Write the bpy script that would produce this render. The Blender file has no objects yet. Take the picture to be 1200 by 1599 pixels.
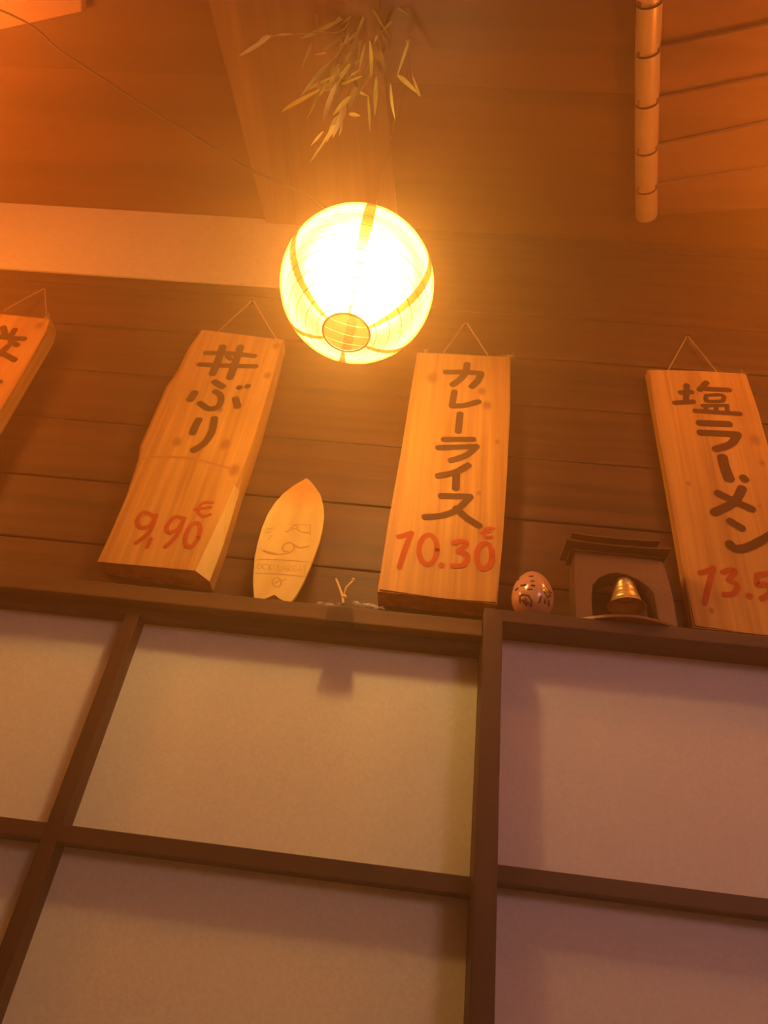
import bpy, bmesh, math, random
from mathutils import Vector, Matrix, noise
random.seed(7)
SC = bpy.context.scene
COL = SC.collection
EYE = 1.25                                    # camera height above the floor

# ------------------------------------------------------------------ camera
F = 1116.26                                   # focal length in pixels of the 1200 x 1599 frame
_Z = Vector((218.67, 1482.27, -F)).normalized()
_X = Vector((14894.5, -1356.7, F)); _X = (_X - _Z * _X.dot(_Z)).normalized()
_Y = _Z.cross(_X)
ROT = Matrix((_X, _Y, _Z))
CAM = Vector((0, -1.0, EYE))
cd = bpy.data.cameras.new('camera'); cam = bpy.data.objects.new('camera', cd); COL.objects.link(cam)
cam.matrix_world = Matrix.Translation(CAM) @ ROT.to_4x4()
cd.sensor_fit = 'HORIZONTAL'; cd.sensor_width = 36; cd.lens = 36 * F / 1200
cd.clip_start = 0.02
SC.camera = cam

# ------------------------------------------------------------------ world, haze, exposure
HAZE = 0.235
w = bpy.data.worlds.new('world'); SC.world = w; w.use_nodes = True
wn = w.node_tree; wn.nodes.clear()
wo = wn.nodes.new('ShaderNodeOutputWorld')
wb = wn.nodes.new('ShaderNodeBackground'); wb.inputs[0].default_value = (0, 0, 0, 1); wb.inputs[1].default_value = 0
wn.links.new(wb.outputs[0], wo.inputs['Surface'])
vs = wn.nodes.new('ShaderNodeVolumeScatter')
vs.inputs['Color'].default_value = (1, .64, .26, 1); vs.inputs['Density'].default_value = HAZE
vs.inputs['Anisotropy'].default_value = 0.8
wn.links.new(vs.outputs[0], wo.inputs['Volume'])
SC.view_settings.view_transform = 'Standard'; SC.view_settings.look = 'None'
SC.view_settings.exposure = 0.0; SC.view_settings.gamma = 1.0
SC.view_settings.use_curve_mapping = False
SC.cycles.use_denoising = True
SC.cycles.volume_bounces = 1
SC.cycles.max_bounces = 8
SC.cycles.transparent_max_bounces = 16

def lamp(name, loc, power, col, r=.05, kind='POINT', size=None, rot=None):
    l = bpy.data.lights.new(name, kind); l.energy = power; l.color = col
    if kind == 'POINT': l.shadow_soft_size = r
    if kind == 'AREA': l.shape = 'DISK'; l.size = size
    o = bpy.data.objects.new(name, l); COL.objects.link(o); o.location = loc
    if rot: o.rotation_euler = rot
    return o
# the room's other lamps and an added soft fill, all outside the frame
LB = 2.235
lamp('left_lantern_light', (-1.27, -.36, LB + .06), 19.0, (1, .25, .025), .07)
lamp('left_ceiling_lamp_light', (-1.16, -.42, 2.74), 4.0, (1, .22, .03), .06)
lamp('right_lantern_light', (.76, -.40, LB + .26), 11.0, (1, .28, .03), .07)
lamp('room_fill_light', (1.3, -2.3, 2.2), 48.0, (1, .44, .35), .30)  # unseen lamp added as soft pink fill from the right

# ------------------------------------------------------------------ geometry helpers
def ray(p): return ROT @ Vector((p[0] - 600, 799.5 - p[1], -F))
def at(p, Y=0.0):
    r = ray(p); t = (Y - CAM.y) / r.y; return CAM + r * t
def atz(p, z):
    r = ray(p); t = (z - CAM.z) / r.z; return CAM + r * t
class Plane:
    def __init__(s, p0, n): s.p0 = Vector(p0); s.n = Vector(n).normalized()
    def hit(s, p, off=0.0):
        r = ray(p); t = (s.p0 + s.n * off - CAM).dot(s.n) / r.dot(s.n); return CAM + r * t

def obj(name, bm, mat, parent=None, smooth=False, recalc=True):
    """Link bm (world coordinates) as one mesh object with its origin at its centre."""
    if recalc: bmesh.ops.recalc_face_normals(bm, faces=bm.faces)
    cs = [v.co for v in bm.verts]
    lo = Vector([min(c[i] for c in cs) for i in range(3)]); hi = Vector([max(c[i] for c in cs) for i in range(3)])
    c = (lo + hi) / 2
    for v in bm.verts: v.co -= c
    me = bpy.data.meshes.new(name); bm.to_mesh(me); bm.free()
    for p in me.polygons: p.use_smooth = smooth
    for m in (mat if isinstance(mat, (list, tuple)) else [mat]): me.materials.append(m)
    o = bpy.data.objects.new(name, me); COL.objects.link(o)
    if parent is not None:
        o.parent = parent; o.location = c - world_loc(parent)
    else: o.location = c
    return o
def world_loc(o):
    v = o.location.copy()
    while o.parent: o = o.parent; v += o.location
    return v
def thing(name, loc, label, cat, group=None):
    o = bpy.data.objects.new(name, None); COL.objects.link(o); o.location = loc
    o.empty_display_size = .02
    return tag(o, label, cat, group)
def tag(o, label, cat, group=None):
    o['label'] = label; o['category'] = cat
    if group: o['group'] = group
    return o
def struct(o): o['kind'] = 'structure'; return o

def box(bm, lo, hi, bev=0.0):
    lo, hi = Vector(lo), Vector(hi)
    g = bmesh.ops.create_cube(bm, size=1)
    for v in g['verts']: v.co = Vector([(lo[i] + hi[i]) / 2 + v.co[i] * (hi[i] - lo[i]) for i in range(3)])
    if bev:
        es = list({e for v in g['verts'] for e in v.link_edges})
        bmesh.ops.bevel(bm, geom=es, offset=bev, segments=2, affect='EDGES', profile=.6)
    return bm
def nbox(lo, hi, bev=0.0): return box(bmesh.new(), lo, hi, bev)
def loft(bm, rings, caps=True, closed=True):
    vr = [[bm.verts.new(p) for p in r] for r in rings]
    n = len(vr[0])
    for a, b in zip(vr, vr[1:]):
        for i in range(n if closed else n - 1):
            j = (i + 1) % n
            bm.faces.new((a[i], a[j], b[j], b[i]))
    if caps:
        bm.faces.new(vr[0]); bm.faces.new(vr[-1])
    return vr
def tube(bm, pts, r, n=8, taper=None, caps=True):
    pts = [Vector(p) for p in pts]; rings = []; prev = None
    for i, p in enumerate(pts):
        d = (pts[min(i + 1, len(pts) - 1)] - pts[max(i - 1, 0)]).normalized()
        if prev is None: a = d.orthogonal().normalized()
        else: a = (prev - d * prev.dot(d)).normalized()
        prev = a; b = d.cross(a)
        rr = r if taper is None else r * (taper[0] + (taper[1] - taper[0]) * i / (len(pts) - 1))
        rings.append([p + (a * math.cos(t) + b * math.sin(t)) * rr for t in [2 * math.pi * k / n for k in range(n)]])
    loft(bm, rings, caps)
    return bm
def lathe(bm, c, prof, n=40, caps=False):
    """prof: list of (radius, z offset) round the vertical through c"""
    rings = [[Vector((c[0] + r * math.cos(t), c[1] + r * math.sin(t), c[2] + z)) for t in [2 * math.pi * k / n for k in range(n)]] for r, z in prof]
    loft(bm, rings, caps); return bm
def smooth_line(pts, n=6):
    """Catmull-Rom through the points"""
    pts = [Vector(p) for p in pts]
    if len(pts) < 3: return pts
    out = []
    for i in range(len(pts) - 1):
        p0 = pts[max(i - 1, 0)]; p1 = pts[i]; p2 = pts[i + 1]; p3 = pts[min(i + 2, len(pts) - 1)]
        for k in range(n):
            t = k / n
            out.append(.5 * ((2 * p1) + (p2 - p0) * t + (2 * p0 - 5 * p1 + 4 * p2 - p3) * t * t + (3 * p1 - p0 - 3 * p2 + p3) * t ** 3))
    out.append(pts[-1]); return out
def stroke(bm, pl, px, wpx, h=.0006, ends=1.0, smooth=True):
    """a brush stroke: a thin flat ribbon with round ends lying on plane pl; px are its points"""
    pts = [pl.hit(p, h) for p in px]
    if len(pts) == 1: pts = [pts[0] - Vector((.0005, 0, 0)), pts[0] + Vector((.0005, 0, 0))]
    if smooth: pts = smooth_line(pts, 5)
    wid = 1.28 * wpx * (pts[0] - CAM).length / F * .5
    n = pl.n
    def quadstrip(off):
        L, R = [], []
        for i, p in enumerate(pts):
            d = (pts[min(i + 1, len(pts) - 1)] - pts[max(i - 1, 0)]).normalized()
            s = n.cross(d).normalized()
            jit = 1 + .10 * noise.noise(p * 140)
            L.append(p + s * wid * jit + n * off); R.append(p - s * wid * jit + n * off)
        d0 = (pts[0] - pts[1]).normalized(); d1 = (pts[-1] - pts[-2]).normalized()
        s0 = n.cross(-d0).normalized(); s1 = n.cross(d1).normalized()
        cap0 = [pts[0] + (s0 * math.cos(t) + d0 * math.sin(t) * .8) * wid * ends + n * off for t in [math.pi * k / 6 for k in range(1, 6)]]
        cap1 = [pts[-1] + (-s1 * math.cos(t) + d1 * math.sin(t) * .8) * wid * ends + n * off for t in [math.pi * k / 6 for k in range(1, 6)]]
        return L, R, cap0, cap1
    L, R, c0, c1 = quadstrip(0)
    vl = [bm.verts.new(p) for p in L]; vr = [bm.verts.new(p) for p in R]
    for i in range(len(vl) - 1): bm.faces.new((vl[i], vl[i + 1], vr[i + 1], vr[i]))
    bm.faces.new([vl[0]] + [bm.verts.new(p) for p in c0] + [vr[0]])
    bm.faces.new([vr[-1]] + [bm.verts.new(p) for p in c1] + [vl[-1]])
    return bm
def oval(cx, cy, rx, ry, tilt=0.0, n=14):
    return [(cx + rx * math.cos(t) * math.cos(tilt) - ry * math.sin(t) * math.sin(tilt),
             cy + rx * math.cos(t) * math.sin(tilt) + ry * math.sin(t) * math.cos(tilt)) for t in [2 * math.pi * k / n for k in range(n + 1)]]

# ------------------------------------------------------------------ materials
def mat(name):
    m = bpy.data.materials.new(name); m.use_nodes = True
    nt = m.node_tree; b = nt.nodes['Principled BSDF']; return m, nt, b
def plain(name, col, rough=.6, metal=0.0, bump=0.0, bscale=60, spec=.5):
    m, nt, b = mat(name)
    b.inputs['Base Color'].default_value = (*col, 1); b.inputs['Roughness'].default_value = rough
    b.inputs['Metallic'].default_value = metal; b.inputs['Specular IOR Level'].default_value = spec
    tc = nt.nodes.new('ShaderNodeTexCoord'); nz = nt.nodes.new('ShaderNodeTexNoise'); nz.inputs['Scale'].default_value = bscale
    nt.links.new(tc.outputs['Object'], nz.inputs['Vector'])
    mx = nt.nodes.new('ShaderNodeMix'); mx.data_type = 'RGBA'
    mx.inputs['A'].default_value = (*[c * .86 for c in col], 1); mx.inputs['B'].default_value = (*[min(1, c * 1.1) for c in col], 1)
    nt.links.new(nz.outputs['Fac'], mx.inputs['Factor']); nt.links.new(mx.outputs['Result'], b.inputs['Base Color'])
    if bump:
        bp = nt.nodes.new('ShaderNodeBump'); bp.inputs['Strength'].default_value = bump; bp.inputs['Distance'].default_value = .002
        nt.links.new(nz.outputs['Fac'], bp.inputs['Height']); nt.links.new(bp.outputs[0], b.inputs['Normal'])
    return m
def wood(name, dark, light, axis='X', scale=18, stretch=.06, rough=.55, bump=.35, knots=(), knot_col=None, spec=.4, stain=0.0, wave=.25):
    m, nt, b = mat(name); N, Lk = nt.nodes.new, nt.links.new
    tc = N('ShaderNodeTexCoord'); info = N('ShaderNodeObjectInfo')
    add = N('ShaderNodeVectorMath'); add.operation = 'MULTIPLY_ADD'
    Lk(info.outputs['Random'], add.inputs[0]); add.inputs[1].default_value = (7, 5, 9)
    Lk(tc.outputs['Object'], add.inputs[2])
    mp = N('ShaderNodeMapping'); sc = [1, 1, 1]; sc['XYZ'.index(axis)] = stretch; mp.inputs['Scale'].default_value = sc
    Lk(add.outputs[0], mp.inputs['Vector'])
    n1 = N('ShaderNodeTexNoise'); n1.inputs['Scale'].default_value = scale; n1.inputs['Detail'].default_value = 5; n1.inputs['Distortion'].default_value = 1.1
    n2 = N('ShaderNodeTexNoise'); n2.inputs['Scale'].default_value = scale * 6; n2.inputs['Detail'].default_value = 3
    wv = N('ShaderNodeTexWave'); wv.inputs['Scale'].default_value = scale * .35; wv.inputs['Distortion'].default_value = 9; wv.inputs['Detail'].default_value = 2
    wv.bands_direction = 'Z' if axis != 'Z' else 'X'
    for t in (n1, n2, wv): Lk(mp.outputs[0], t.inputs['Vector'])
    m1 = N('ShaderNodeMath'); m1.operation = 'MULTIPLY_ADD'; Lk(n2.outputs['Fac'], m1.inputs[0]); m1.inputs[1].default_value = .35; Lk(n1.outputs['Fac'], m1.inputs[2])
    m2 = N('ShaderNodeMath'); m2.operation = 'MULTIPLY_ADD'; Lk(wv.outputs['Fac'], m2.inputs[0]); m2.inputs[1].default_value = wave; Lk(m1.outputs[0], m2.inputs[2])
    cr = N('ShaderNodeValToRGB'); cr.color_ramp.elements[0].position = .5; cr.color_ramp.elements[0].color = (*dark, 1)
    cr.color_ramp.elements[1].position = 1.05 - .05; cr.color_ramp.elements[1].color = (*light, 1)
    Lk(m2.outputs[0], cr.inputs[0]); out = cr.outputs[0]
    if stain:
        n3 = N('ShaderNodeTexNoise'); n3.inputs['Scale'].default_value = 5; Lk(add.outputs[0], n3.inputs['Vector'])
        mx = N('ShaderNodeMix'); mx.data_type = 'RGBA'; mx.blend_type = 'MULTIPLY'; Lk(out, mx.inputs['A'])
        c3 = N('ShaderNodeValToRGB'); c3.color_ramp.elements[0].position = .35; c3.color_ramp.elements[0].color = (1 - stain, 1 - stain, 1 - stain, 1); c3.color_ramp.elements[1].position = .6
        Lk(n3.outputs['Fac'], c3.inputs[0]); Lk(c3.outputs[0], mx.inputs['B']); mx.inputs['Factor'].default_value = 1; out = mx.outputs['Result']
    for (kx, kz, kr) in knots:                 # knots at their own places on the board face (object x, z)
        sx = N('ShaderNodeVectorMath'); sx.operation = 'SUBTRACT'; Lk(tc.outputs['Object'], sx.inputs[0]); sx.inputs[1].default_value = (kx, 0, kz)
        s2 = N('ShaderNodeVectorMath'); s2.operation = 'MULTIPLY'; Lk(sx.outputs[0], s2.inputs[0]); s2.inputs[1].default_value = (1, 0, .75)
        ln = N('ShaderNodeVectorMath'); ln.operation = 'LENGTH'; Lk(s2.outputs[0], ln.inputs[0])
        mr = N('ShaderNodeMapRange'); mr.inputs['From Min'].default_value = kr * .35; mr.inputs['From Max'].default_value = kr; mr.inputs['To Min'].default_value = .75; mr.inputs['To Max'].default_value = 0
        Lk(ln.outputs['Value'], mr.inputs['Value'])
        mx = N('ShaderNodeMix'); mx.data_type = 'RGBA'; Lk(mr.outputs[0], mx.inputs['Factor']); Lk(out, mx.inputs['A']); mx.inputs['B'].default_value = (*(knot_col or dark), 1)
        out = mx.outputs['Result']
    Lk(out, b.inputs['Base Color']); b.inputs['Roughness'].default_value = rough; b.inputs['Specular IOR Level'].default_value = spec
    bp = N('ShaderNodeBump'); bp.inputs['Strength'].default_value = bump; bp.inputs['Distance'].default_value = .002
    Lk(m2.outputs[0], bp.inputs['Height']); Lk(bp.outputs[0], b.inputs['Normal'])
    return m

M_plank = wood('dark_plank_wood', (.036, .013, .0045), (.085, .031, .010), 'X', 22, .07, .58, .7, spec=.32)
M_ceil = wood('ceiling_board_wood', (.085, .028, .008), (.155, .054, .016), 'X', 16, .06, .5, .3)
M_beam = wood('beam_wood', (.155, .068, .022), (.29, .13, .045), 'Y', 22, .05, .6, .4)
M_trim = wood('dark_frame_wood', (.036, .013, .007), (.068, .026, .013), 'X', 24, .06, .55, .3)
M_lintel = wood('lantern_lit_lintel_wood', (.075, .036, .014), (.13, .065, .026), 'X', 24, .06, .6, .3, spec=.25)  # paler copy of the frame wood: lantern light put into its colour
M_block = wood('block_wood', (.022, .009, .005), (.04, .017, .009), 'X', 24, .06, .6, .3, spec=.2)
M_trimv = wood('dark_upright_wood', (.036, .013, .007), (.068, .026, .013), 'Z', 24, .06, .55, .3)
M_lap = wood('lacquered_board_wood', (.17, .065, .032), (.28, .115, .06), 'X', 14, .05, .30, .12, spec=.6)
M_bead = plain('lacquered_bead_highlight', (.90, .52, .22), .30, .42, 0, 40, .9)  # pale tone puts the bright streak along the bead into its colour
M_redlit_board = wood('red_lit_board_wood', (.42, .17, .07), (.58, .26, .12), 'X', 14, .05, .4, .2)  # lighter than the ceiling boards: red lamplight put into the colour
M_plaster = plain('cream_plaster', (.64, .50, .30), .9, 0, .25, 90, .2)
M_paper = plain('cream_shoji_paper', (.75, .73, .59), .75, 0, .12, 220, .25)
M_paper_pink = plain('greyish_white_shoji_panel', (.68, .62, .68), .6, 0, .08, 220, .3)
M_floor = wood('floor_wood', (.12, .06, .03), (.22, .12, .06), 'X', 12, .06)
M_ink = plain('faded_black_ink', (.085, .035, .014), .8, 0, 0, 200, .2)
M_red = plain('red_paint', (.42, .065, .016), .7, 0, 0, 200, .2)
M_cord = plain('hemp_cord', (.36, .21, .10), .9, 0, .2, 400, .1)
M_nail = plain('nail_iron', (.12, .09, .07), .4, .8)

# ------------------------------------------------------------------ room shell
WY = .05                                      # face of the plank wall
CZ = atz((415, 343), 0).z if False else at((415, 343), WY).z     # ceiling height, from the line where wall and ceiling meet
XL, XR, YB = -2.6, 2.4, -3.4
floor = struct(obj('floor', nbox((XL, YB, -.06), (XR, WY + .1, 0)), M_floor))
ceiling = struct(obj('ceiling', nbox((XL, YB, CZ + .02), (XR, WY + .1, CZ + .08)), M_ceil))
wall_back = struct(obj('wall_back', nbox((XL, WY + .02, 0), (XR, WY + .1, CZ + .02)), M_plank))
struct(obj('wall_left', nbox((XL - .08, YB, 0), (XL, WY + .1, CZ + .02)), M_plaster))
struct(obj('wall_right', nbox((XR, YB, 0), (XR + .08, WY + .1, CZ + .02)), M_plaster))
struct(obj('wall_front', nbox((XL, YB - .08, 0), (XR, YB, CZ + .02)), M_plaster))

# planks of the back wall: seams read where they show, the same pitch above
z_a, z_b, z_c = at((508, 783), WY).z, at((490, 883), WY).z, at((505, 688), WY).z
pitch = (z_c - z_b) / 2
z_strip = at((425, 450), WY).z                # lower edge of the plaster band
x_strip = at((600, 400), WY).x                # right end of the band, behind the lantern
seams = [z_b - pitch, z_b, z_a, z_c]
while seams[-1] < CZ + .0: seams.append(seams[-1] + pitch)
random.seed(3)
for k, (a, b) in enumerate(zip(seams, seams[1:])):
    lo, hi = a + .0016, b - .0016
    prd = random.uniform(-.0015, .0015)
    def plank(x0, x1, z0, z1):
        bm = nbox((x0, WY + prd, z0), (x1, WY + .025, z1), .0028)
        obj('plank', bm, M_plank, wall_back)
    hi = min(hi, CZ - .001)
    if hi - lo < .01: continue
    if hi <= z_strip: plank(XL + .01, XR - .01, lo, hi)
    elif lo < z_strip:
        plank(XL + .01, x_strip, lo, z_strip); plank(x_strip + .003, XR - .01, lo, hi)
    else: plank(x_strip + .003, XR - .01, lo, hi)
struct(obj('trim_1', nbox((XL + .005, WY - .004, z_strip + .002), (x_strip, WY + .03, CZ - .002), .001), M_plaster))   # plaster band

# ceiling boards, parallel to the wall
cb = [WY, -.30, -.66, -1.02, -1.38, -1.74, -2.1]
for y1, y0 in zip(cb, cb[1:]):
    obj('ceiling_board', nbox((XL + .01, y0 + .0003, CZ), (XR - .01, y1 - .0003, CZ + .022), .0006), M_ceil, ceiling)
# the wide pale board across them, running out from the wall
bm = bmesh.new()
P = [atz((415, 343), CZ - .022), atz((325, 0), CZ - .022), atz((590, 0), CZ - .022), atz((622, 352), CZ - .022)]
d0 = (P[1] - P[0]).normalized(); d1 = (P[2] - P[3]).normalized()
P[1] = P[1] + d0 * .9; P[2] = P[2] + d1 * .9
P[0].y = P[3].y = WY
loft(bm, [[p.copy() for p in P], [Vector((p.x, p.y, CZ)) for p in P]])
bmesh.ops.bevel(bm, geom=list(bm.edges), offset=.0025, segments=2, affect='EDGES')
struct(obj('trim_2', bm, M_beam))

# ------------------------------------------------------------------ shoji wall below
Z = lambda zrel: EYE + zrel
LY = -.047                                     # front of the lintel ledge
LZ0, LZ1 = at((490, 966), LY).z, at((490, 942), LY).z          # left lintel
RZ0, RZ1 = at((1000, 992), LY).z, at((1000, 973), LY).z       # right lintel
px0, px1 = at((751, 1100), -.066).x, at((783, 1100), -.066).x           # the post
struct(obj('trim_3', nbox((XL + .01, LY, LZ0), (px0, WY + .02, LZ1), .002), M_lintel))
struct(obj('trim_4', nbox((px1, LY, RZ0), (XR - .01, WY + .02, RZ1), .002), M_trim))
PT = at((764, 949), -.066).z
struct(obj('trim_5', nbox((px0, -.066, 0), (px1, WY + .02, PT), .002), M_trimv))

def shoji(name, x_edges, z_edges, mw, zt, y_pane, y_front, paper, x0, x1, z_bot=.06):
    """a sliding panel: panes between muntins; x_edges are centres of upright muntins, z_edges of the crossbars"""
    root = struct(bpy.data.objects.new(name, None)); COL.objects.link(root); root.location = ((x0 + x1) / 2, y_pane, 0)
    xs = [x0] + x_edges + [x1]; zs = [zt] + z_edges + [z_bot]
    for a, b in zip(xs, xs[1:]):
        for c, d in zip(zs, zs[1:]):
            obj('pane', nbox((a, y_pane, d), (b, y_pane + .006, c)), paper, root)
    for x in x_edges: obj('muntin', nbox((x - mw / 2, y_front, z_bot), (x + mw / 2, y_pane + .012, zt), .0012), M_trimv, root)
    for z in z_edges:
        for a, b in zip(xs, xs[1:]):
            lo = a + (mw / 2 if a != x0 else 0); hi = b - (mw / 2 if b != x1 else 0)
            obj('muntin', nbox((lo, y_front, z - mw / 2 * .98), (hi, y_pane + .012, z + mw / 2 * .98), .0012), M_trim, root)
    obj('rail', nbox((x0, y_front + .004, zt - .0005), (x1, y_pane + .012, zt + .03), .001), M_trim, root)
    obj('rail', nbox((x0, y_front, 0), (x1, y_pane + .012, z_bot), .001), M_trim, root)
    return root
YF = -.030
mzc = (at((400, 1328), YF).z + at((400, 1350), YF).z) / 2
z1a, z1b = at((395, 1325), YF).z, at((395, 1352), 0).z
mw = .021
zc = at((400, 1340), YF).z
ptop = at((475, 986), YF).z
xm = at((150, 1112), YF).x
row = ptop - zc + .010
rows = [zc - row * k for k in range(0, 5) if zc - row * k > .2]
colw = px0 - .004 - xm
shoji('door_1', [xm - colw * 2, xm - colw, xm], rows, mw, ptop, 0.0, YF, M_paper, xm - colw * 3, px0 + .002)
zr = at((985, 1390), YF + .01).z; ptr = at((985, 1019), .010).z
rowr = ptr - zr + .010
rowsr = [zr - rowr * k for k in range(0, 5) if zr - rowr * k > .2]
colr = at((1290, 1200), 0).x - px1
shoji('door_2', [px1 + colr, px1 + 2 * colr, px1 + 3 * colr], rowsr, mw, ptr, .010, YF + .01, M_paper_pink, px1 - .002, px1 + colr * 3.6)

# ------------------------------------------------------------------ lapped lacquered boards under the ceiling, right
ZL = CZ - .012
SEAM = [((996, -72), (1018, -75), (1300, -135)), ((996, 5), (1015, 2), (1300, -60)), ((996, 82), (1012, 79), (1300, 18)), ((996, 158), (1011, 158), (1300, 100)),
        ((996, 233), (1010, 232), (1300, 170)), ((996, 293), (1010, 292), (1300, 246)), ((996, 338), (1010, 337), (1300, 318))]
root = thing('lapped_board_panel', atz((1010, 160), CZ), 'glossy lacquered lapped boards with rounded bead under the ceiling at upper right', 'ceiling panel')
for s0, s1 in zip(SEAM, SEAM[1:]):
    def line(s, z): return [atz(p, z) for p in s]
    bm = bmesh.new()
    # camera-side edge hangs lower, wall-side edge tucks up under the next board
    lo0, lo1 = line(s0, ZL - .032), line(s1, ZL - .006)
    n = 10
    def bez(l):
        a, m, b = l; pts = []
        for i in range(9):
            t = i / 8
            pts.append(a.lerp(m, min(1, t * 2)) if t <= .5 else m.lerp(b, t * 2 - 1))
        # soften the bend
        q = [p.copy() for p in pts]
        q[4] = (pts[3] + pts[4] * 2 + pts[5]) / 4
        return q
    A, B = bez(lo0), bez(lo1)
    up = Vector((0, 0, .010))
    vA = [bm.verts.new(p) for p in A]; vB = [bm.verts.new(p) for p in B]
    vA2 = [bm.verts.new(p + up) for p in A]; vB2 = [bm.verts.new(p + up) for p in B]
    for i in range(8):
        bm.faces.new((vA[i], vA[i + 1], vB[i + 1], vB[i])); bm.faces.new((vA2[i], vB2[i], vB2[i + 1], vA2[i + 1]))
        bm.faces.new((vA[i], vA2[i], vA2[i + 1], vA[i + 1])); bm.faces.new((vB[i], vB[i + 1], vB2[i + 1], vB2[i]))
    bm.faces.new((vA[0], vB[0], vB2[0], vA2[0])); bm.faces.new((vA[8], vA2[8], vB2[8], vB[8]))
    bo = obj('lapped_board', bm, M_lap, root)
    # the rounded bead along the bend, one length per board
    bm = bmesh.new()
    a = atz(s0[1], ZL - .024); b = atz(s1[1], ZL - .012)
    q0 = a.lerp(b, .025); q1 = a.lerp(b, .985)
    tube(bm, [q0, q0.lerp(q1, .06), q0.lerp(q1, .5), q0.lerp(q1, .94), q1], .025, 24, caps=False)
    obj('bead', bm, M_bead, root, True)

# the edge of a similar red-lit panel at the upper left corner
root = thing('red_lit_board_panel', atz((20, 10), CZ), 'red-lit board panel under the ceiling in the upper left corner', 'ceiling panel')
for s0, s1 in zip([((-330, 55), (128, -70)), ((-340, 122), (128, 18))], [((-340, 122), (128, 18)),]):
    bm = bmesh.new()
    a = [atz(p, ZL - .020) for p in s0]; b = [atz(p, ZL - .016) for p in s1]
    q = [a[0], a[1], b[1], b[0]]
    loft(bm, [q, [Vector((p.x, p.y, CZ)) for p in q]])
    bmesh.ops.bevel(bm, geom=list(bm.edges), offset=.002, segments=2, affect='EDGES')
    obj('red_lit_board', bm, M_redlit_board, root)

# ------------------------------------------------------------------ hanging menu boards
def pine(name, knots=()):
    return wood(name, (.38, .155, .032), (.67, .345, .08), 'Z', 34, .028, .6, .18, knots, (.22, .07, .02), .3, .12, .05)
def menu_board(label, front, yf, yb, knots_px, string, tufts=(), back=None, mid=None, bev=.003):
    """front: outline of the front face in photograph pixels on the plane y = yf"""
    pf = [at(p, yf) for p in front]
    cx = sum(p.x for p in pf) / len(pf); z0 = min(p.z for p in pf)
    root = thing('menu_board', (cx, yb, z0), label, 'sign', 'wooden menu boards on the plank wall')
    ym = yf + (yb - yf) * .35
    m3 = [Vector((p.x, ym, p.z)) for p in pf] if mid is None else [at(p, ym) for p in mid]
    b3 = [Vector((p.x, yb, p.z)) for p in m3]
    bm = bmesh.new()
    loft(bm, [pf, m3, b3])
    if mid is None:
        fe = [e for e in bm.edges if all(abs(v.co.y - yf) < 1e-6 for v in e.verts)]
        bmesh.ops.bevel(bm, geom=fe, offset=bev, segments=2, affect='EDGES')
    cs = [v.co for v in bm.verts]
    cc = Vector([(min(c[i] for c in cs) + max(c[i] for c in cs)) / 2 for i in range(3)])
    kn = []
    for (x, y, r) in knots_px:
        p = at((x, y), yf); kn.append((p.x - cc.x, p.z - cc.z, r))
    obj('board', bm, pine('pine_board', kn), root)
    pl = Plane((0, yf, 0), (0, -1, 0))
    # string over a nail
    apex = at(string[1], WY - .012); l = at(string[0], (yf + yb) / 2); r = at(string[2], (yf + yb) / 2)
    s = obj('string', tube(tube(bmesh.new(), [l - Vector((0, 0, .006)), l, apex], .0016, 6), [apex, r, r - Vector((0, 0, .006))], .0016, 6), M_cord, root)
    obj('nail', tube(bmesh.new(), [(apex.x, WY + .01, apex.z - .003), (apex.x, WY - .018, apex.z - .003)], .0022, 8), M_nail, s)
    for (x, y, sz) in tufts:                   # knotted string ends at the corners
        bm = bmesh.new(); p = at((x, y), yf)
        rnd = random.Random(int(x))
        for k in range(9):
            d = Vector((rnd.uniform(-1, 1), rnd.uniform(-.6, .4), rnd.uniform(-.5, 1))) * sz
            tube(bm, smooth_line([p + Vector((0, .004, -.002)), p + d * .5 + Vector((rnd.uniform(-.3, .3) * sz, 0, 0)), p + d], 3), .0011, 5, (1, .4))
        obj('string_knot', bm, M_cord, root)
    return root, pl
def writing(root, pl, name, strokes, material, w=8):
    bm = bmesh.new()
    for k, s in enumerate(strokes):
        ww = w
        if isinstance(s[-1], (int, float)): ww = s[-1]; s = s[:-1]
        stroke(bm, pl, list(s), ww, .0006 + .00006 * k)
    return obj(name, bm, material, root, recalc=False)
BF, BB = 0.0, .044

# 1: far left, only its right side in the frame
tr, br = (79, 497), (-88, 868)
r1, p1 = menu_board('wooden menu board cut off by the left edge of the photo, hung by string',
    [(-70, 482), (79, 497), (75, 516), (40, 575), (0, 642), (-60, 741), (-128, 850), (-300, 822), (-190, 650)], BF, .034, [(62, 508, .013)],
    ((8, 484), (70, 450), (73, 494)), [(74, 497, .016)])
writing(r1, p1, 'brush_lettering', [[(5, 511), (8, 524)], [(-28, 522), (8, 527), (38, 529)], [(-9, 534), (-20, 547)], [(16, 533), (27, 539)], [(12, 540), (-4, 556), (-26, 570)], [(-12, 545), (8, 554), (23, 562)],
    [(23, 514), (17, 524), 6], [(-48, 586), (-10, 587), (-24, 602)], [(-24, 602), (-26, 628), (-38, 628)], [(-60, 610), (1, 596), 6]], M_ink, 7)

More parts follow.
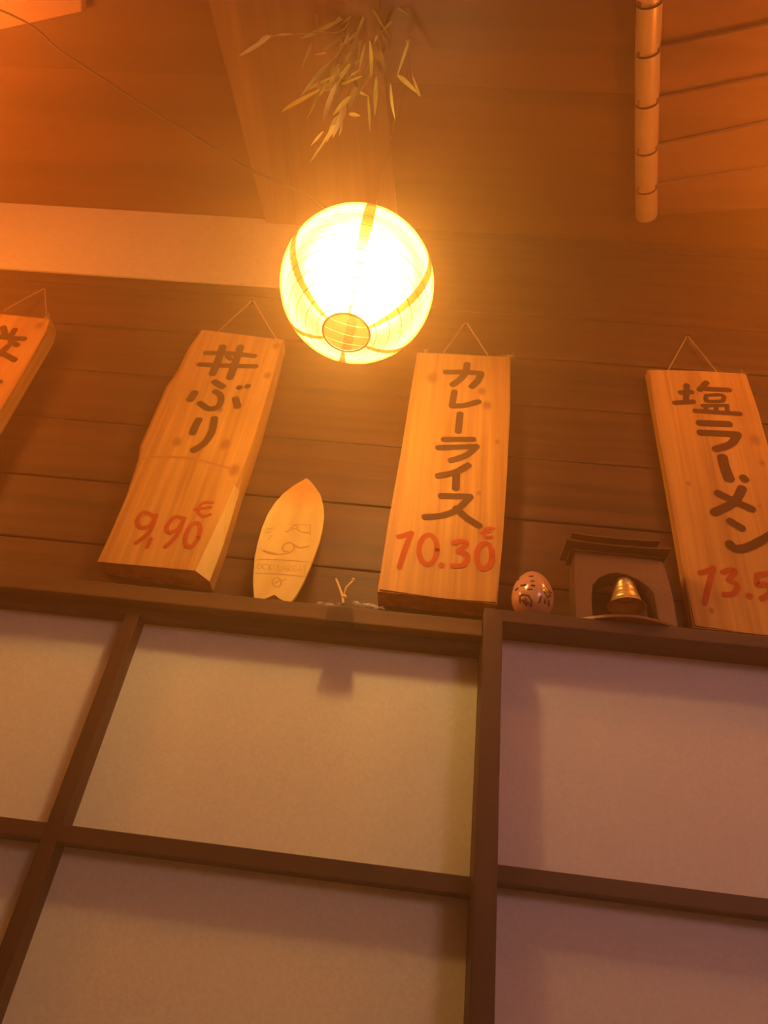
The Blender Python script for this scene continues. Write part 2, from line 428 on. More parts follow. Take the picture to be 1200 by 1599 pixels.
# 2: live edged plank
f2 = [(316, 515), (442, 531), (421, 606), (401, 672), (382, 726), (366, 757), (352, 792), (328, 843), (305, 891), (230, 884), (152, 877), (176, 826), (200, 772), (219, 717), (222, 696), (240, 656), (262, 606), (281, 580), (296, 546)]
m2 = [(315, 515), (444, 531), (424, 608), (405, 676), (387, 730), (374, 766), (364, 800), (348, 852), (327, 908), (240, 896), (154, 880), (175, 828), (198, 773), (216, 718), (219, 696), (237, 656), (259, 605), (278, 579), (294, 545)]
r2, p2 = menu_board('thick live-edged wooden menu board with pale barkless edge, priced 9.90', f2, BF, .048,
    [(277, 690, .012), (352, 694, .013), (344, 640, .008), (366, 734, .014), (432, 540, .012), (418, 586, .010)], ((342, 517), (395, 468), (432, 530)), [(434, 534, .012)], mid=m2)
writing(r2, p2, 'brush_lettering', [[(321, 551), (360, 552), (398, 556)], [(311, 569), (355, 571), (400, 572)], [(348, 541), (342, 560), (332, 584), 9], [(376, 541), (368, 565), (359, 590), 9], [(355, 556), (361, 561), 6],
    [(335, 596), (348, 604), 9], [(336, 611), (344, 617), (345, 627), (339, 636), (325, 638), (312, 629), 8], [(304, 613), (297, 624), 10], [(368, 622), (371, 635), 9], [(373, 606), (375, 604), 7], [(386, 604), (388, 602), 7],
    [(311, 655), (306, 664), (301, 676), 9], [(335, 653), (331, 674), (319, 692), (302, 703), 9]], M_ink, 7.5)
writing(r2, p2, 'red_price', [[(240, 806), (224, 800), (214, 814), (220, 824), (236, 820), (244, 804)], [(244, 804), (234, 830), (212, 848)], [(236, 841), (230, 854)],
    [(287, 810), (272, 808), (260, 824), (266, 832), (280, 824), (288, 809)], [(288, 809), (276, 836), (258, 854)], oval(301, 835, 10, 20, .38),
    [(333, 785), (318, 785), (309, 797), (317, 806), (329, 803), 4], [(304, 795), (330, 792), 3.5]], M_red, 5.5)
writing(r2, p2, 'saw_stain', [[(222, 716), (260, 713), (300, 716), (340, 726), (362, 732), 3]], plain('saw_stain_brown', (.42, .17, .04), .8), 3)
bm = bmesh.new()
wa = [at(p, BF - .0006) for p in f2[5:9]]; wb = [at(p, BF + .048 * .35 - .0012) + Vector((.0006, 0, 0)) for p in m2[5:9]]
va = [bm.verts.new(p) for p in wa]; vb_ = [bm.verts.new(p) for p in wb]
for i in range(3): bm.faces.new((va[i], va[i + 1], vb_[i + 1], vb_[i]))
wv_ = obj('wane_strip', bm, plain('pale_sapwood', (.60, .37, .10), .6, 0, .2, 60), r2); wv_['label'] = 'pale barkless sapwood strip down the lower right edge'

# 3: middle board
r3, p3 = menu_board('straight-edged wooden menu board right of the lantern, priced 10.30', [(652, 549), (798, 556), (797, 640), (792, 740), (785, 850), (777, 943), (690, 934), (590, 922), (607, 815), (626, 710), (642, 610)], BF, .046,
    [(675, 590, .016), (753, 611, .011), (761, 633, .012), (748, 770, .006), (777, 690, .006)], ((694, 549), (728, 502), (762, 554)), [(664, 549, .010), (795, 556, .016)])
writing(r3, p3, 'brush_lettering', [[(696, 581), (725, 581), (752, 583)], [(752, 583), (747, 594), (737, 604)], [(730, 568), (727, 582), (718, 593), (707, 601)],
    [(710, 611), (706, 634), 8], [(706, 634), (726, 633), (748, 627)], [(719, 646), (716, 674), 9], [(693, 686), (740, 686)], [(684, 699), (715, 698), (745, 697)], [(745, 697), (728, 711), (704, 719)],
    [(732, 726), (712, 737), (684, 743), 9], [(713, 737), (712, 763), 9], [(688, 774), (735, 775)], [(735, 775), (713, 796), (689, 805), (663, 807)], [(712, 793), (730, 809), (749, 821), 9]], M_ink, 8.5)
writing(r3, p3, 'red_price', [[(622, 838), (631, 836), (643, 832)], [(643, 832), (634, 855), (624, 886)], oval(669, 858, 14, 23, .06), [(689, 882), (691, 883), 8], [(708, 848), (722, 845), (729, 849), (716, 861)], [(716, 861), (731, 868), (724, 882), (706, 883)],
    oval(757, 868, 12, 20, .05), [(772, 825), (760, 825), (755, 833), (760, 839), (769, 838), 4], [(750, 831), (767, 830), 3.5]], M_red, 7)

# 4: right board
r4, p4 = menu_board('wooden menu board at the right edge, priced 13.5, with a small dark hole', [(1012, 576), (1090, 579), (1166, 582), (1184, 640), (1212, 740), (1250, 872), (1280, 1000), (1180, 990), (1084, 979), (1066, 880), (1046, 765), (1028, 668)], .024, .044,
    [(1180, 687, .014), (1191, 723, .008), (1076, 755, .0055), (1187, 790, .004), (1112, 954, .006)], ((1044, 578), (1074, 524), (1120, 581)), [(1162, 583, .011)])
writing(r4, p4, 'brush_lettering', [[(1063, 613), (1081, 612)], [(1073, 601), (1072, 626)], [(1054, 629), (1084, 627)], [(1104, 597), (1093, 609)], [(1101, 607), (1140, 609)], [(1104, 617), (1129, 617), (1130, 626), 5], [(1104, 617), (1105, 626), (1130, 626), 5],
    [(1098, 633), (1137, 633), 5], [(1102, 633), (1104, 642), 5], [(1119, 633), (1119, 643), 5], [(1135, 633), (1137, 643), 5], [(1086, 641), (1157, 646), 6.5],
    [(1093, 660), (1140, 662), 9], [(1094, 675), (1153, 678), 9], [(1153, 678), (1142, 693), (1118, 701), 9], [(1129, 713), (1133, 730), (1140, 748), 11], [(1160, 762), (1147, 784), (1116, 800), 10], [(1121, 769), (1147, 782), (1176, 795), 9], [(1161, 745), (1165, 749), 9],
    [(1140, 813), (1160, 825), 9], [(1140, 848), (1148, 856), (1168, 854), (1200, 838), (1218, 826), 10]], M_ink, 7)
writing(r4, p4, 'red_price', [[(1093, 895), (1104, 892), (1115, 886)], [(1115, 886), (1107, 916), (1101, 942)], [(1129, 894), (1142, 889), (1148, 893), (1138, 906)], [(1138, 906), (1152, 914), (1146, 927), (1131, 928)], [(1170, 930), (1172, 931), 8],
    [(1203, 895), (1183, 898)], [(1183, 898), (1184, 913), (1198, 912), (1204, 925), (1190, 935)]], M_red, 6.5)

# ------------------------------------------------------------------ small wooden surfboard on the ledge
sb = [(755, 50), (680, 92), (600, 140), (480, 230), (380, 340), (290, 480), (220, 650), (170, 830), (135, 1000), (122, 1180), (118, 1300), (130, 1475), (190, 1487), (250, 1488), (310, 1462), (370, 1435), (425, 1478), (480, 1508), (570, 1520),
      (640, 1430), (720, 1280), (800, 1100), (860, 940), (910, 800), (945, 650), (962, 500), (955, 380), (920, 250), (860, 160), (800, 85)]
sb = [(380 + x / 7.614, 740 + y / 7.614) for x, y in sb]
base = at((435, 938), -.045)
top_dir = Vector((0, .062, .25)).normalized()
pln = Plane(base, Vector((1, 0, 0)).cross(top_dir)); 
if pln.n.y > 0: pln.n = -pln.n
root = thing('surfboard_ornament', base, 'small pale wooden surfboard with swallow tail standing on the ledge', 'ornament')
fr = [pln.hit(p) for p in sb]
bm = bmesh.new(); loft(bm, [fr, [p - pln.n * .006 for p in fr]])
cz_ = sum((max(p[i] for p in fr) + min(p[i] for p in fr)) / 2 * (1 if i == 2 else 0) for i in range(3)); cx_ = (max(p.x for p in fr) + min(p.x for p in fr)) / 2
tip = pln.hit((474, 752))
M_ply = wood('pale_plywood', (.54, .37, .10), (.66, .47, .15), 'Z', 20, .06, .55, .2, [(tip.x - cx_, tip.z - cz_, .066)], (.60, .22, .025))
obj('board', bm, M_ply, root)
def S(*q): return [(380 + x / 7.614, 740 + y / 7.614) for x, y in q]
M_burn = plain('burnt_engraving', (.46, .27, .075), .8)
bm = bmesh.new()
for s, wd in [(S((172, 1012), (500, 1025), (832, 1050)), 1.3), (S((130, 1180), (440, 1192), (742, 1222)), 1.3), (S((240, 912), (320, 950), (400, 958), (500, 950), (585, 915), (606, 860), (570, 820), (510, 826), (470, 870), (480, 915), (530, 922)), 2.4),
              (S((610, 850), (680, 880), (780, 858)), 3), (S((240, 912), (310, 935), (390, 950)), 3.2), (S((530, 600), (800, 606)), 1.2), (S((800, 606), (795, 720)), 1.2), (S((500, 690), (620, 650), (690, 690), (790, 700)), 2), (S((560, 650), (620, 610), (650, 640)), 2),
              (S((265, 660), (380, 640)), 1.2), (S((270, 700), (330, 690)), 1.2), (S((300, 780), (340, 730)), 1.2), (S(*[(400 + 52 * math.cos(t), 1290 + 55 * math.sin(t)) for t in [k * .45 for k in range(15)]]), 1.8), (S((455, 1275), (515, 1250)), 1.4), (S((385, 1300), (425, 1270)), 2.2)]:
    stroke(bm, pln, s, wd, .0004)
obj('engraved_wave', bm, M_burn, root, recalc=False)
# the faint word line between the two rules, letters as thin engraved strokes
GL = {'O': [[(.5, 0), (.1, .3), (.1, .7), (.5, 1), (.9, .7), (.9, .3), (.5, 0)]], 'C': [[(.9, .2), (.5, 0), (.1, .3), (.1, .7), (.5, 1), (.9, .8)]], 'L': [[(.1, 0), (.1, 1), (.85, 1)]], 'X': [[(.1, 0), (.9, 1)], [(.9, 0), (.1, 1)]],
      'A': [[(.05, 1), (.5, 0), (.95, 1)], [(.25, .65), (.75, .65)]], 'R': [[(.1, 1), (.1, 0), (.8, .1), (.8, .42), (.1, .52), (.9, 1)]], 'G': [[(.9, .2), (.5, 0), (.1, .3), (.1, .7), (.5, 1), (.9, .75), (.9, .5), (.55, .5)]], 'I': [[(.5, 0), (.5, 1)]], 'T': [[(.05, 0), (.95, 0)], [(.5, 0), (.5, 1)]]}
bm = bmesh.new(); x = 168; word = 'OCX LARGAT'
for ch in word:
    if ch != ' ':
        for g in GL[ch]:
            stroke(bm, pln, S(*[(x + gx * 50, 1065 + (x - 168) * .06 + gy * 72) for gx, gy in g]), 1.0, .0004, smooth=False)
    x += 60
obj('engraved_word', bm, M_burn, root, recalc=False)
# ------------------------------------------------------------------ block, twig and film on the ledge
bm = bmesh.new()
yb_ = -.064
q = [at(p, yb_) for p in [(513, 946), (551, 948), (553, 974), (507, 970)]]
loft(bm, [q, [Vector((p.x, LY + .001, p.z)) for p in q]])
bmesh.ops.bevel(bm, geom=list(bm.edges), offset=.002, segments=2, affect='EDGES')
tag(obj('wooden_block', bm, M_block), 'small dark wooden stop block fixed on the ledge front', 'block')
root = thing('forked_twig', at((535, 940), -.026), 'tiny pale forked twig standing on the ledge above the dark block', 'twig')
M_twig = plain('pale_twig', (.70, .48, .22), .6)
Q = lambda x, y, Y=-.02: at((x, y), Y)
obj('stem', tube(bmesh.new(), smooth_line([Q(536, 943), Q(535, 932), Q(531, 920), Q(525, 904)], 4), .0022, 7, (1.1, .8)), M_twig, root, True)
obj('branch', tube(bmesh.new(), [Q(537, 929), Q(541, 917), Q(551, 907)], .0014, 7), M_twig, root, True)
bm = bmesh.new(); bmesh.ops.create_icosphere(bm, subdivisions=2, radius=.0030, matrix=Matrix.Translation(Q(552, 905))); obj('bud', bm, M_twig, root, True)
bm = bmesh.new(); bmesh.ops.create_icosphere(bm, subdivisions=2, radius=.0042, matrix=Matrix.Translation(Q(538, 932))); obj('bud', bm, M_twig, root, True)
# crumpled clear film
m, nt, b = mat('clear_film'); b.inputs['Base Color'].default_value = (.9, .85, .8, 1); b.inputs['Roughness'].default_value = .12
b.inputs['Transmission Weight'].default_value = .0; b.inputs['Alpha'].default_value = .42; b.inputs['Specular IOR Level'].default_value = .9
M_film = m
def film(name, pts, seedn):
    bm = bmesh.new(); rnd = random.Random(seedn); n = 9
    c = [Vector(p) for p in pts]
    grid = []
    for i in range(n):
        for j in range(n):
            u, v = i / (n - 1), j / (n - 1)
            p = c[0].lerp(c[1], u).lerp(c[3].lerp(c[2], u), v)
            grid.append(bm.verts.new(p + Vector((rnd.uniform(-1, 1), rnd.uniform(-1, 1) * 1.3, rnd.uniform(-.4, 1))) * .0030))
    for i in range(n - 1):
        for j in range(n - 1): bm.faces.new((grid[i * n + j], grid[(i + 1) * n + j], grid[(i + 1) * n + j + 1], grid[i * n + j + 1]))
    o = obj(name, bm, M_film); return o
zt_ = LZ1 + .0015
bm_o = film('clear_film', [(Q(560, 930, .0).x, -.045, zt_ + .008), (Q(604, 935, .0).x, -.045, zt_ + .004), (Q(604, 935, .0).x, -.015, zt_ + .018), (Q(556, 930, .0).x, -.015, zt_ + .022)], 4)
tag(bm_o, 'crumpled clear plastic film lying on the ledge beside the middle menu board', 'wrapper')
bm_o = film('clear_film', [(Q(497, 938, -.03).x, -.0455, zt_), (Q(534, 940, -.03).x, -.0455, zt_ + .002), (Q(534, 940, -.03).x, -.030, zt_ + .007), (Q(500, 938, -.03).x, -.030, zt_ + .007)], 9)
tag(bm_o, 'thin strip of clear plastic film on the ledge left of the forked twig', 'wrapper')

# ------------------------------------------------------------------ egg ornament
ec = at((832, 928), -.022); er = 34 * (ec - CAM).length * .93 / F
ez0 = RZ1
eh = (at((830, 895), -.022).z - ez0)
root = thing('egg_ornament', (ec.x, -.022, ez0), 'small glossy pink egg-shaped ornament with dark dashes, between middle board and bell shrine', 'ornament')
prof = []
for k in range(0, 25):
    t = k / 24 * math.pi
    r = er * math.sin(t) * (1 + .10 * math.cos(t)); z = eh * (.5 - .5 * math.cos(t))
    prof.append((max(r, .0004), z))
M_egg = plain('glazed_pink', (.55, .26, .16), .16, 0.0, 0, 30, .8)
body = obj('body', lathe(bmesh.new(), (ec.x, -.022, ez0), prof, 32, True), M_egg, root, True)
def on_egg(px):
    """point on the egg surface seen at the pixel (a short march along the ray)"""
    r = ray(px).normalized(); t = .8
    for _ in range(4000):
        p = CAM + r * t; zz = (p.z - ez0) / eh
        if 0 < zz < 1:
            th = math.acos(max(-1, min(1, 1 - 2 * zz))); rr = er * math.sin(th) * (1 + .10 * math.cos(th))
            if math.hypot(p.x - ec.x, p.y + .022) < rr: return p, Vector((p.x - ec.x, (p.y + .022), (zz - .5) * .03)).normalized()
        t += .0004
    return None
E2 = lambda x, y: (790 + x / 13.33, 885 + y / 13.33)
M_dash = plain('dark_brown_glaze', (.09, .03, .012), .25)
M_gold = plain('gold_glaze', (.75, .48, .12), .22, .9)
def egg_strokes(name, ls, material):
    bm = bmesh.new()
    for s, wd in ls:
        pts = []
        s2 = [s[0]] + [((s[i][0] + s[i + 1][0]) / 2, (s[i][1] + s[i + 1][1]) / 2) for i in range(len(s) - 1)] + [s[-1]]
        for x, y in s2:
            h = on_egg(E2(x, y))
            if h: pts.append(h[0])
        if len(pts) > 1: tube(bm, pts, wd, 6)
    if bm.verts: return obj(name, bm, material, root, True)
egg_strokes('dark_dash', [([(490, 200), (575, 200)], .0017), ([(240, 285), (290, 255)], .0013), ([(320, 395), (430, 375)], .0019), ([(520, 300), (600, 295)], .0012), ([(525, 385), (615, 400)], .0017), ([(205, 495), (265, 440)], .0016),
    ([(735, 600), (720, 690), (690, 750)], .0015), ([(820, 660), (820, 770)], .0019), ([(895, 690), (895, 810)], .0019), ([(310, 590), (290, 680), (310, 760)], .0016), ([(330, 590), (440, 560), (520, 640), (560, 760), (520, 830)], .0016), ([(880, 480), (950, 545)], .0012), ([(450, 470), (560, 470)], .0010)], M_dash)
egg_strokes('dark_patch', [([(375, 670), (415, 730), (465, 785)], .0044)], M_dash)
egg_strokes('gold_patch', [([(790, 480), (850, 560), (890, 640)], .0026), ([(840, 450), (900, 560), (930, 620)], .0020)], M_gold)

# ------------------------------------------------------------------ bell shrine
G = lambda x, y: (880 + x / 6, 800 + y / 6)
yS, yS1 = -.034, .008
sx = at(G(570, 900), yS)
root = thing('bell_shrine', (sx.x, .0, RZ1), 'small dark metal temple gate ornament with tiered roof and arched opening on the ledge', 'ornament')
M_bronze = plain('aged_bronze', (.17, .085, .04), .42, .35, .4, 160)
outer = [(122, 945), (106, 700), (106, 520), (112, 375), (330, 392), (560, 415), (780, 440), (930, 462), (968, 570), (1005, 700), (1040, 860), (1064, 1010)]
inner = [(268, 945), (266, 790), (275, 680), (335, 612), (430, 572), (510, 566), (590, 580), (700, 628), (795, 695), (848, 750), (872, 870), (896, 990)]
bm = bmesh.new()
vo = [bm.verts.new(at(G(*p), yS)) for p in outer]; vi = [bm.verts.new(at(G(*p), yS)) for p in inner]
zb = RZ1 + .003
for v in (vo[0], vi[0], vi[-1], vo[-1]): v.co.z = zb
wo2 = [bm.verts.new((v.co.x, yS1, v.co.z)) for v in vo]; wi2 = [bm.verts.new((v.co.x, yS1, v.co.z)) for v in vi]
for i in range(len(vo) - 1):
    bm.faces.new((vo[i], vo[i + 1], vi[i + 1], vi[i])); bm.faces.new((wo2[i], wi2[i], wi2[i + 1], wo2[i + 1]))
    bm.faces.new((vo[i], wo2[i], wo2[i + 1], vo[i + 1])); bm.faces.new((vi[i], vi[i + 1], wi2[i + 1], wi2[i]))
bm.faces.new((vo[0], vi[0], wi2[0], wo2[0])); bm.faces.new((vo[-1], wo2[-1], wi2[-1], vi[-1]))
obj('arch', bm, M_bronze, root)
x0 = at(G(110, 800), yS).x; x1 = at(G(1045, 900), yS).x; wS = x1 - x0; xc = (x0 + x1) / 2
zt = at(G(560, 415), yS).z
def tier(name, xa, xb, z0, z1, ya, yb, curl=.0):
    """a roof tier whose eaves curl up at both ends"""
    bm = bmesh.new(); n = 12; lo, hi = [], []
    rings = []
    for i in range(n + 1):
        u = i / n; x = xa + (xb - xa) * u; c = curl * abs(2 * u - 1) ** 3
        rings.append([Vector((x, ya, z0 + c)), Vector((x, ya + .004, z1 + c * 1.1)), Vector((x, yb, z1 + c * .6)), Vector((x, yb, z0 + c * .6))])
    loft(bm, rings); return obj(name, bm, M_bronze, root)
tier('eave', x0 - .004, x1 - .004, zt + .0005, zt + .004, yS - .006, yS1)
tier('roof', x0 - .012, x1 + .003, zt + .010, zt + .015, yS - .014, yS1 + .004, .004)
tier('roof_core', x0 + .004, x1 - .014, zt + .0035, zt + .011, yS + .002, yS1 - .004)
tier('roof', x0 - .002, x1 - .012, zt + .026, zt + .031, yS - .012, yS1 + .004, .003)
tier('roof_core', x0 + .012, x1 - .022, zt + .0145, zt + .027, yS + .004, yS1 - .006)
tier('ridge', x0 + .018, x1 - .026, zt + .031, zt + .037, yS + .008, yS1 - .012)
# bowed base plate
bm = bmesh.new()
xa, xb = at(G(75, 950), -.04).x, at(G(1178, 1060), -.04).x
pr = []
for k in range(17):
    u = k / 16; x = xa + (xb - xa) * u; y = -.030 - .032 * math.sin(math.pi * u)
    pr.append(Vector((x, y, RZ1)))
ring = pr + [Vector((xb, yS1 + .008, RZ1)), Vector((xa, yS1 + .008, RZ1))]
loft(bm, [ring, [p + Vector((0, 0, .0042)) for p in ring]])
obj('base_plate', bm, M_bronze, root)
# the bell
BY = -.012
bx = at(G(590, 860), BY)
bt = at(G(570, 605), BY).z; bb = at(G(600, 885), BY).z
br = 27.5 * (bx - CAM).length / F
H = bt - bb
M_brass = plain('brass', (.95, .60, .20), .36, .55, .1, 120)
prof = [(.0006, H), (br * .36, H), (br * .48, H * .97), (br * .53, H * .88), (br * .57, H * .74), (br * .62, H * .60), (br * .605, H * .585), (br * .66, H * .46), (br * .69, H * .38), (br * .675, H * .365), (br * .76, H * .24), (br * .81, H * .15), (br * .80, H * .14), (br * .92, H * .04), (br, 0), (br * .94, 0), (br * .76, H * .2), (br * .5, H * .8), (.0006, H * .9)]
bl = obj('bell', lathe(bmesh.new(), (bx.x, BY, bb), prof, 36), M_brass, root, True)
obj('bell_loop', tube(bmesh.new(), [(bx.x, BY, bt - .001), (bx.x, BY, at(G(560, 560), yS).z + .003)], .0022, 8), M_brass, bl)

# ------------------------------------------------------------------ the paper lantern
LC = at((558, 446), -.36)
LD = (LC - CAM).length
depth = (ROT.transposed() @ (LC - CAM)).z * -1
LR = 123 * depth / F * .975
lan = thing('paper_lantern', (LC.x, LC.y, LC.z + LR), 'glowing round paper lantern with red stripes hanging before the menu boards', 'lantern')
m, nt, b = mat('lantern_paper'); nt.nodes.remove(b); out = nt.nodes['Material Output']
N, Lk = nt.nodes.new, nt.links.new
def paper_shader(name, col, thin, fw, fwd, thru):
    m = bpy.data.materials.new(name); m.use_nodes = True; nt = m.node_tree; nt.nodes.clear()
    out = nt.nodes.new('ShaderNodeOutputMaterial')
    tl = nt.nodes.new('ShaderNodeBsdfTranslucent'); tl.inputs[0].default_value = (*col, 1)
    df = nt.nodes.new('ShaderNodeBsdfDiffuse'); df.inputs[0].default_value = (*col, 1)
    tp = nt.nodes.new('ShaderNodeBsdfTransparent'); tp.inputs[0].default_value = (*thru, 1)
    nz = nt.nodes.new('ShaderNodeTexNoise'); nz.inputs['Scale'].default_value = 160
    bp = nt.nodes.new('ShaderNodeBump'); bp.inputs['Strength'].default_value = .1; nt.links.new(nz.outputs['Fac'], bp.inputs['Height'])
    nt.links.new(bp.outputs[0], tl.inputs['Normal'])
    a = nt.nodes.new('ShaderNodeMixShader'); a.inputs[0].default_value = .35
    nt.links.new(tl.outputs[0], a.inputs[1]); nt.links.new(df.outputs[0], a.inputs[2])
    c = nt.nodes.new('ShaderNodeMixShader'); c.inputs[0].default_value = thin
    rf = nt.nodes.new('ShaderNodeBsdfRefraction'); rf.inputs['Color'].default_value = (*fwd, 1)
    rf.inputs['Roughness'].default_value = .78; rf.inputs['IOR'].default_value = 1.33      # oiled paper passes most light forward
    # seen edge-on the light crosses more paper, so less of it goes straight on
    e = nt.nodes.new('ShaderNodeMixShader'); lw = nt.nodes.new('ShaderNodeLayerWeight'); lw.inputs[0].default_value = .5
    mrg = nt.nodes.new('ShaderNodeMapRange'); mrg.inputs['From Min'].default_value = .30; mrg.inputs['From Max'].default_value = .85
    mrg.inputs['To Min'].default_value = fw; mrg.inputs['To Max'].default_value = 0
    nt.links.new(lw.outputs['Facing'], mrg.inputs['Value']); nt.links.new(mrg.outputs[0], e.inputs[0])
    nt.links.new(a.outputs[0], e.inputs[1]); nt.links.new(rf.outputs[0], e.inputs[2])
    nt.links.new(e.outputs[0], c.inputs[1]); nt.links.new(tp.outputs[0], c.inputs[2])
    nt.links.new(c.outputs[0], out.inputs['Surface'])
    return m
bpy.data.materials.remove(m)
M_lpaper = paper_shader('lantern_paper', (.25, .115, .028), .28, .72, (1, .86, .56), (1, .95, .75))
M_lstripe = paper_shader('lantern_red_stripe', (.17, .010, .001), .04, .28, (.9, .20, .06), (.8, .25, .05))
OPEN = math.asin(.29)                        # half angle of the mouth openings
NS, NR = 6, 30
def sphere_pt(lat, lon, r=LR): return LC + Vector((math.cos(lat) * math.cos(lon), math.cos(lat) * math.sin(lon), math.sin(lat))) * r
lat0, lat1 = -math.pi / 2 + OPEN, math.pi / 2 - OPEN
stripe_w = .070
bmP, bmS = bmesh.new(), bmesh.new()
LON0 = math.radians(40)
def patch(bm, lo, hi, cols, off):
    g = []
    for i in range(NR * 2 + 1):
        la = lat0 + (lat1 - lat0) * i / (NR * 2)
        r = LR * (1 - (.008 if i % 2 else 0)) + off       # the paper sags in between the rings
        g.append([bm.verts.new(sphere_pt(la, lo + (hi - lo) * j / cols, r)) for j in range(cols + 1)])
    for a, b_ in zip(g, g[1:]):
        for j in range(cols): bm.faces.new((a[j], a[j + 1], b_[j + 1], b_[j]))
for k in range(NS):
    c = LON0 + 2 * math.pi * k / NS
    patch(bmP, c + stripe_w, c + 2 * math.pi / NS - stripe_w, 12, 0)
obj('paper_shade', bmP, M_lpaper, lan, True)
for k in range(NS):
    c = LON0 + 2 * math.pi * k / NS
    bmS = bmesh.new(); patch(bmS, c - stripe_w, c + stripe_w, 3, 0)
    obj('red_stripe', bmS, M_lstripe, lan, True)
M_wire = plain('lantern_wire', (.10, .045, .015), .6)
for i in range(2, NR * 2 - 1, 4):              # bamboo rings inside the paper
    la = lat0 + (lat1 - lat0) * i / (NR * 2)
    pts = [sphere_pt(la, 2 * math.pi * k / 48, LR * .996) for k in range(49)]
    obj('wire_ring', tube(bmesh.new(), pts, .0006, 5, caps=False), M_wire, lan)
for la in (lat0, lat1):
    pts = [sphere_pt(la, 2 * math.pi * k / 40, LR * 1.0) for k in range(41)]
    obj('rim', tube(bmesh.new(), pts, .0016, 6, caps=False), M_wire, lan, True)
# frame across the mouths, socket and bulb
zb_, zt_2 = LC.z + math.sin(lat0) * LR, LC.z + math.sin(lat1) * LR
ro = math.cos(lat0) * LR
obj('frame', tube(bmesh.new(), [(LC.x - ro, LC.y, zt_2), (LC.x + ro, LC.y, zt_2)], .0013, 6), M_wire, lan)
obj('frame', tube(bmesh.new(), [(LC.x + ro * .35, LC.y - ro * .9, zb_), (LC.x + ro * .35, LC.y - ro * .9, zt_2)], .0010, 6), M_wire, lan)
m = bpy.data.materials.new('bulb_glow'); m.use_nodes = True; nt = m.node_tree; nt.nodes.clear()
mo = nt.nodes.new('ShaderNodeOutputMaterial'); em = nt.nodes.new('ShaderNodeEmission'); em.inputs[0].default_value = (1, .62, .22, 1); em.inputs[1].default_value = 30
tr_ = nt.nodes.new('ShaderNodeBsdfTransparent'); mx_ = nt.nodes.new('ShaderNodeMixShader'); mx_.inputs[0].default_value = .25      # clear glass bulb
nt.links.new(tr_.outputs[0], mx_.inputs[1]); nt.links.new(em.outputs[0], mx_.inputs[2]); nt.links.new(mx_.outputs[0], mo.inputs[0])
BC = Vector((LC.x, LC.y, LC.z + .02))
prof = [(.0005, -.046), (.016, -.043), (.032, -.032), (.042, -.014), (.044, 0), (.042, .014), (.032, .032), (.017, .043), (.0125, .052)]
bulb = obj('bulb', lathe(bmesh.new(), BC, prof, 20), m, lan, True)
obj('socket', lathe(bmesh.new(), BC, [(.014, .045), (.017, .046), (.017, .085), (.008, .095), (.0005, .095)], 16), plain('socket_black', (.03, .03, .03), .5), lan, True)
LANTERN_POWER = 38.0
lamp('lantern_bulb_light', BC + Vector((0, 0, -.0)), LANTERN_POWER, (1, .58, .20), .029)
# hanging cord and the feed wire swagged up to the left
cz_top = CZ
obj('hanging_cord', tube(bmesh.new(), [(LC.x, LC.y, zt_2 - .045), (LC.x, LC.y, zt_2), (LC.x, LC.y, CZ)], .0012, 6), M_cord, lan)
wp = [((15, 22), -.46), ((95, 80), -.435), ((165, 125), -.415), ((235, 172), -.40), ((295, 207), -.39), ((390, 265), -.375), ((480, 305), -.365)]
wpts = [Vector((-1.35, -.50, CZ - .002))] + [at(p, y) for p, y in wp] + [Vector((LC.x, LC.y, zt_2 + .002))]
for p in wpts: p.z = min(p.z, CZ - .004)
tag(obj('feed_wire', tube(bmesh.new(), smooth_line(wpts, 6), .0021, 6), M_wire), 'thin dark wire swagged under the ceiling from upper left to the lantern', 'wire')

# ------------------------------------------------------------------ dried bamboo spray under the ceiling
PY = -.42
root = thing('dried_spray', at((565, 8), PY), 'dried bamboo spray with narrow yellowish leaves hanging from the ceiling above the lantern', 'plant')
M_leaf = plain('dry_leaf', (.50, .40, .10), .55, 0, .2, 120, .3)
M_leafp = plain('pale_dry_leaf', (.66, .52, .18), .5, 0, .2, 120, .4)
M_stem = plain('dry_stem', (.42, .28, .10), .6)
rnd = random.Random(11)
def pp(x, y, dy=0.0):
    p = at((x, y), PY + dy)
    return p
def stem(px, dy0, dy1, r=.0016):
    n = len(px); pts = [pp(x, y, dy0 + (dy1 - dy0) * i / (n - 1)) for i, (x, y) in enumerate(px)]
    obj('stem', tube(bmesh.new(), smooth_line(pts, 5), r, 6, (1, .5)), M_stem, root, True)
def leaf(a, b, wd, material=None, da=0.0, db=0.0, bend=.1):
    A, B = pp(*a, da), pp(*b, db); d = B - A; L = d.length
    view = ((A + B) / 2 - CAM).normalized(); s = d.cross(view).normalized(); s = (s + view * rnd.uniform(-.5, .5)).normalized()
    nrm = s.cross(d).normalized()
    bm = bmesh.new(); rows = []
    for i in range(8):
        t = i / 7; ww = wd * (math.sin(math.pi * min(1, t * .93 + .05)) ** .8) * (1 - .45 * t)
        c = A + d * t + nrm * bend * L * math.sin(math.pi * t)
        rows.append([bm.verts.new(c + s * ww), bm.verts.new(c + nrm * ww * .35), bm.verts.new(c - s * ww)])
    for r0, r1 in zip(rows, rows[1:]):
        for j in range(2): bm.faces.new((r0[j], r0[j + 1], r1[j + 1], r1[j]))
    obj('leaf', bm, material or M_leaf, root, True)
stem([(566, -30), (560, 40), (553, 110), (540, 167), (527, 190)], 0, .03, .0022)
stem([(566, -30), (540, 43), (500, 50), (460, 54), (423, 56)], 0, -.04)
stem([(575, -30), (590, 40), (606, 70), (590, 105), (572, 130), (545, 165)], .0, .05)
stem([(580, -30), (630, 30), (645, 120)], 0, .05, .0012)
stem([(566, -30), (530, 90), (505, 130), (470, 160)], 0, .02)
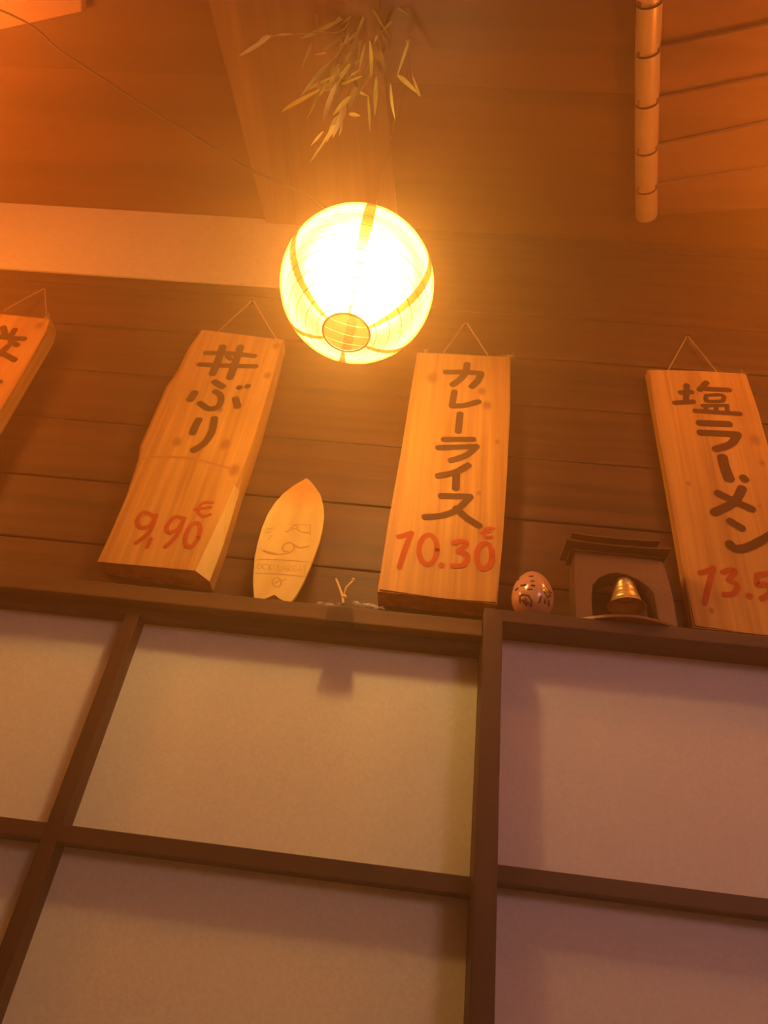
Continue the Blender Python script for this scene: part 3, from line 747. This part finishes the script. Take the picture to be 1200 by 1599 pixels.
# left sprig
leaf((425, 55), (373, 88), .0048, M_leafp); leaf((420, 55), (404, 66), .0042, M_leafp); leaf((460, 54), (424, 57), .0022, M_leafp); leaf((500, 50), (470, 60), .0030)
# main drooping sprays
for a, b, wd in [((540, 165), (520, 215), .0060), ((530, 180), (510, 222), .0058), ((524, 196), (503, 224), .0046), ((512, 214), (484, 254), .0018), ((545, 178), (563, 181), .0036), ((536, 190), (530, 212), .0022), ((505, 205), (485, 228), .0022), ((548, 150), (520, 180), .0050),
                 ((560, 130), (545, 170), .0060), ((572, 110), (556, 150), .0052), ((585, 88), (565, 128), .0046), ((557, 140), (575, 150), .0032), ((592, 70), (600, 100), .0034), ((612, 33), (590, 55), .0030), ((590, 55), (583, 72), .0020),
                 ((560, 60), (540, 130), .0060), ((548, 90), (524, 160), .0058), ((530, 100), (498, 150), .0054), ((520, 95), (470, 150), .0050), ((510, 120), (480, 185), .0046), ((525, 130), (505, 190), .0050), ((500, 140), (440, 175), .0036), ((545, 50), (500, 84), .0040), ((535, 30), (470, 60), .0040), ((510, 82), (490, 86), .0020),
                 ((570, 20), (560, 90), .0060), ((555, 20), (525, 70), .0060), ((600, 20), (590, 80), .0045), ((630, 30), (645, 75), .0030), ((645, 120), (655, 150), .0026), ((640, 60), (620, 120), .0030), ((610, 130), (618, 190), .0028), ((575, 150), (578, 205), .0026),
                 ((575, 0), (610, 60), .0050), ((590, -10), (640, 25), .0045), ((550, 0), (520, 40), .0050)]:
    wd *= 1.25
    leaf(a, b, wd, M_leafp if (b[1] > 185 or wd < .0031) and b[0] < 560 else M_leaf, rnd.uniform(-.03, .05), rnd.uniform(-.03, .06), rnd.uniform(-.14, .14))
for k in range(34):                            # the denser mass higher up
    x, y = rnd.gauss(548, 32), rnd.uniform(-5, 120)
    ang = rnd.gauss(2.05 if x < 575 else 1.35, .38); ln = rnd.uniform(34, 66)
    leaf((x, y), (x + ln * math.cos(ang), y + ln * math.sin(ang)), rnd.uniform(.003, .0062), M_leaf, rnd.uniform(-.04, .05), rnd.uniform(-.04, .06), rnd.uniform(-.14, .14))
bm = bmesh.new(); p = pp(566, -30, 0); tube(bm, [p, Vector((p.x, p.y, CZ))], .012, 10, (1, .8)); obj('stem_knot', bm, M_cord, root)
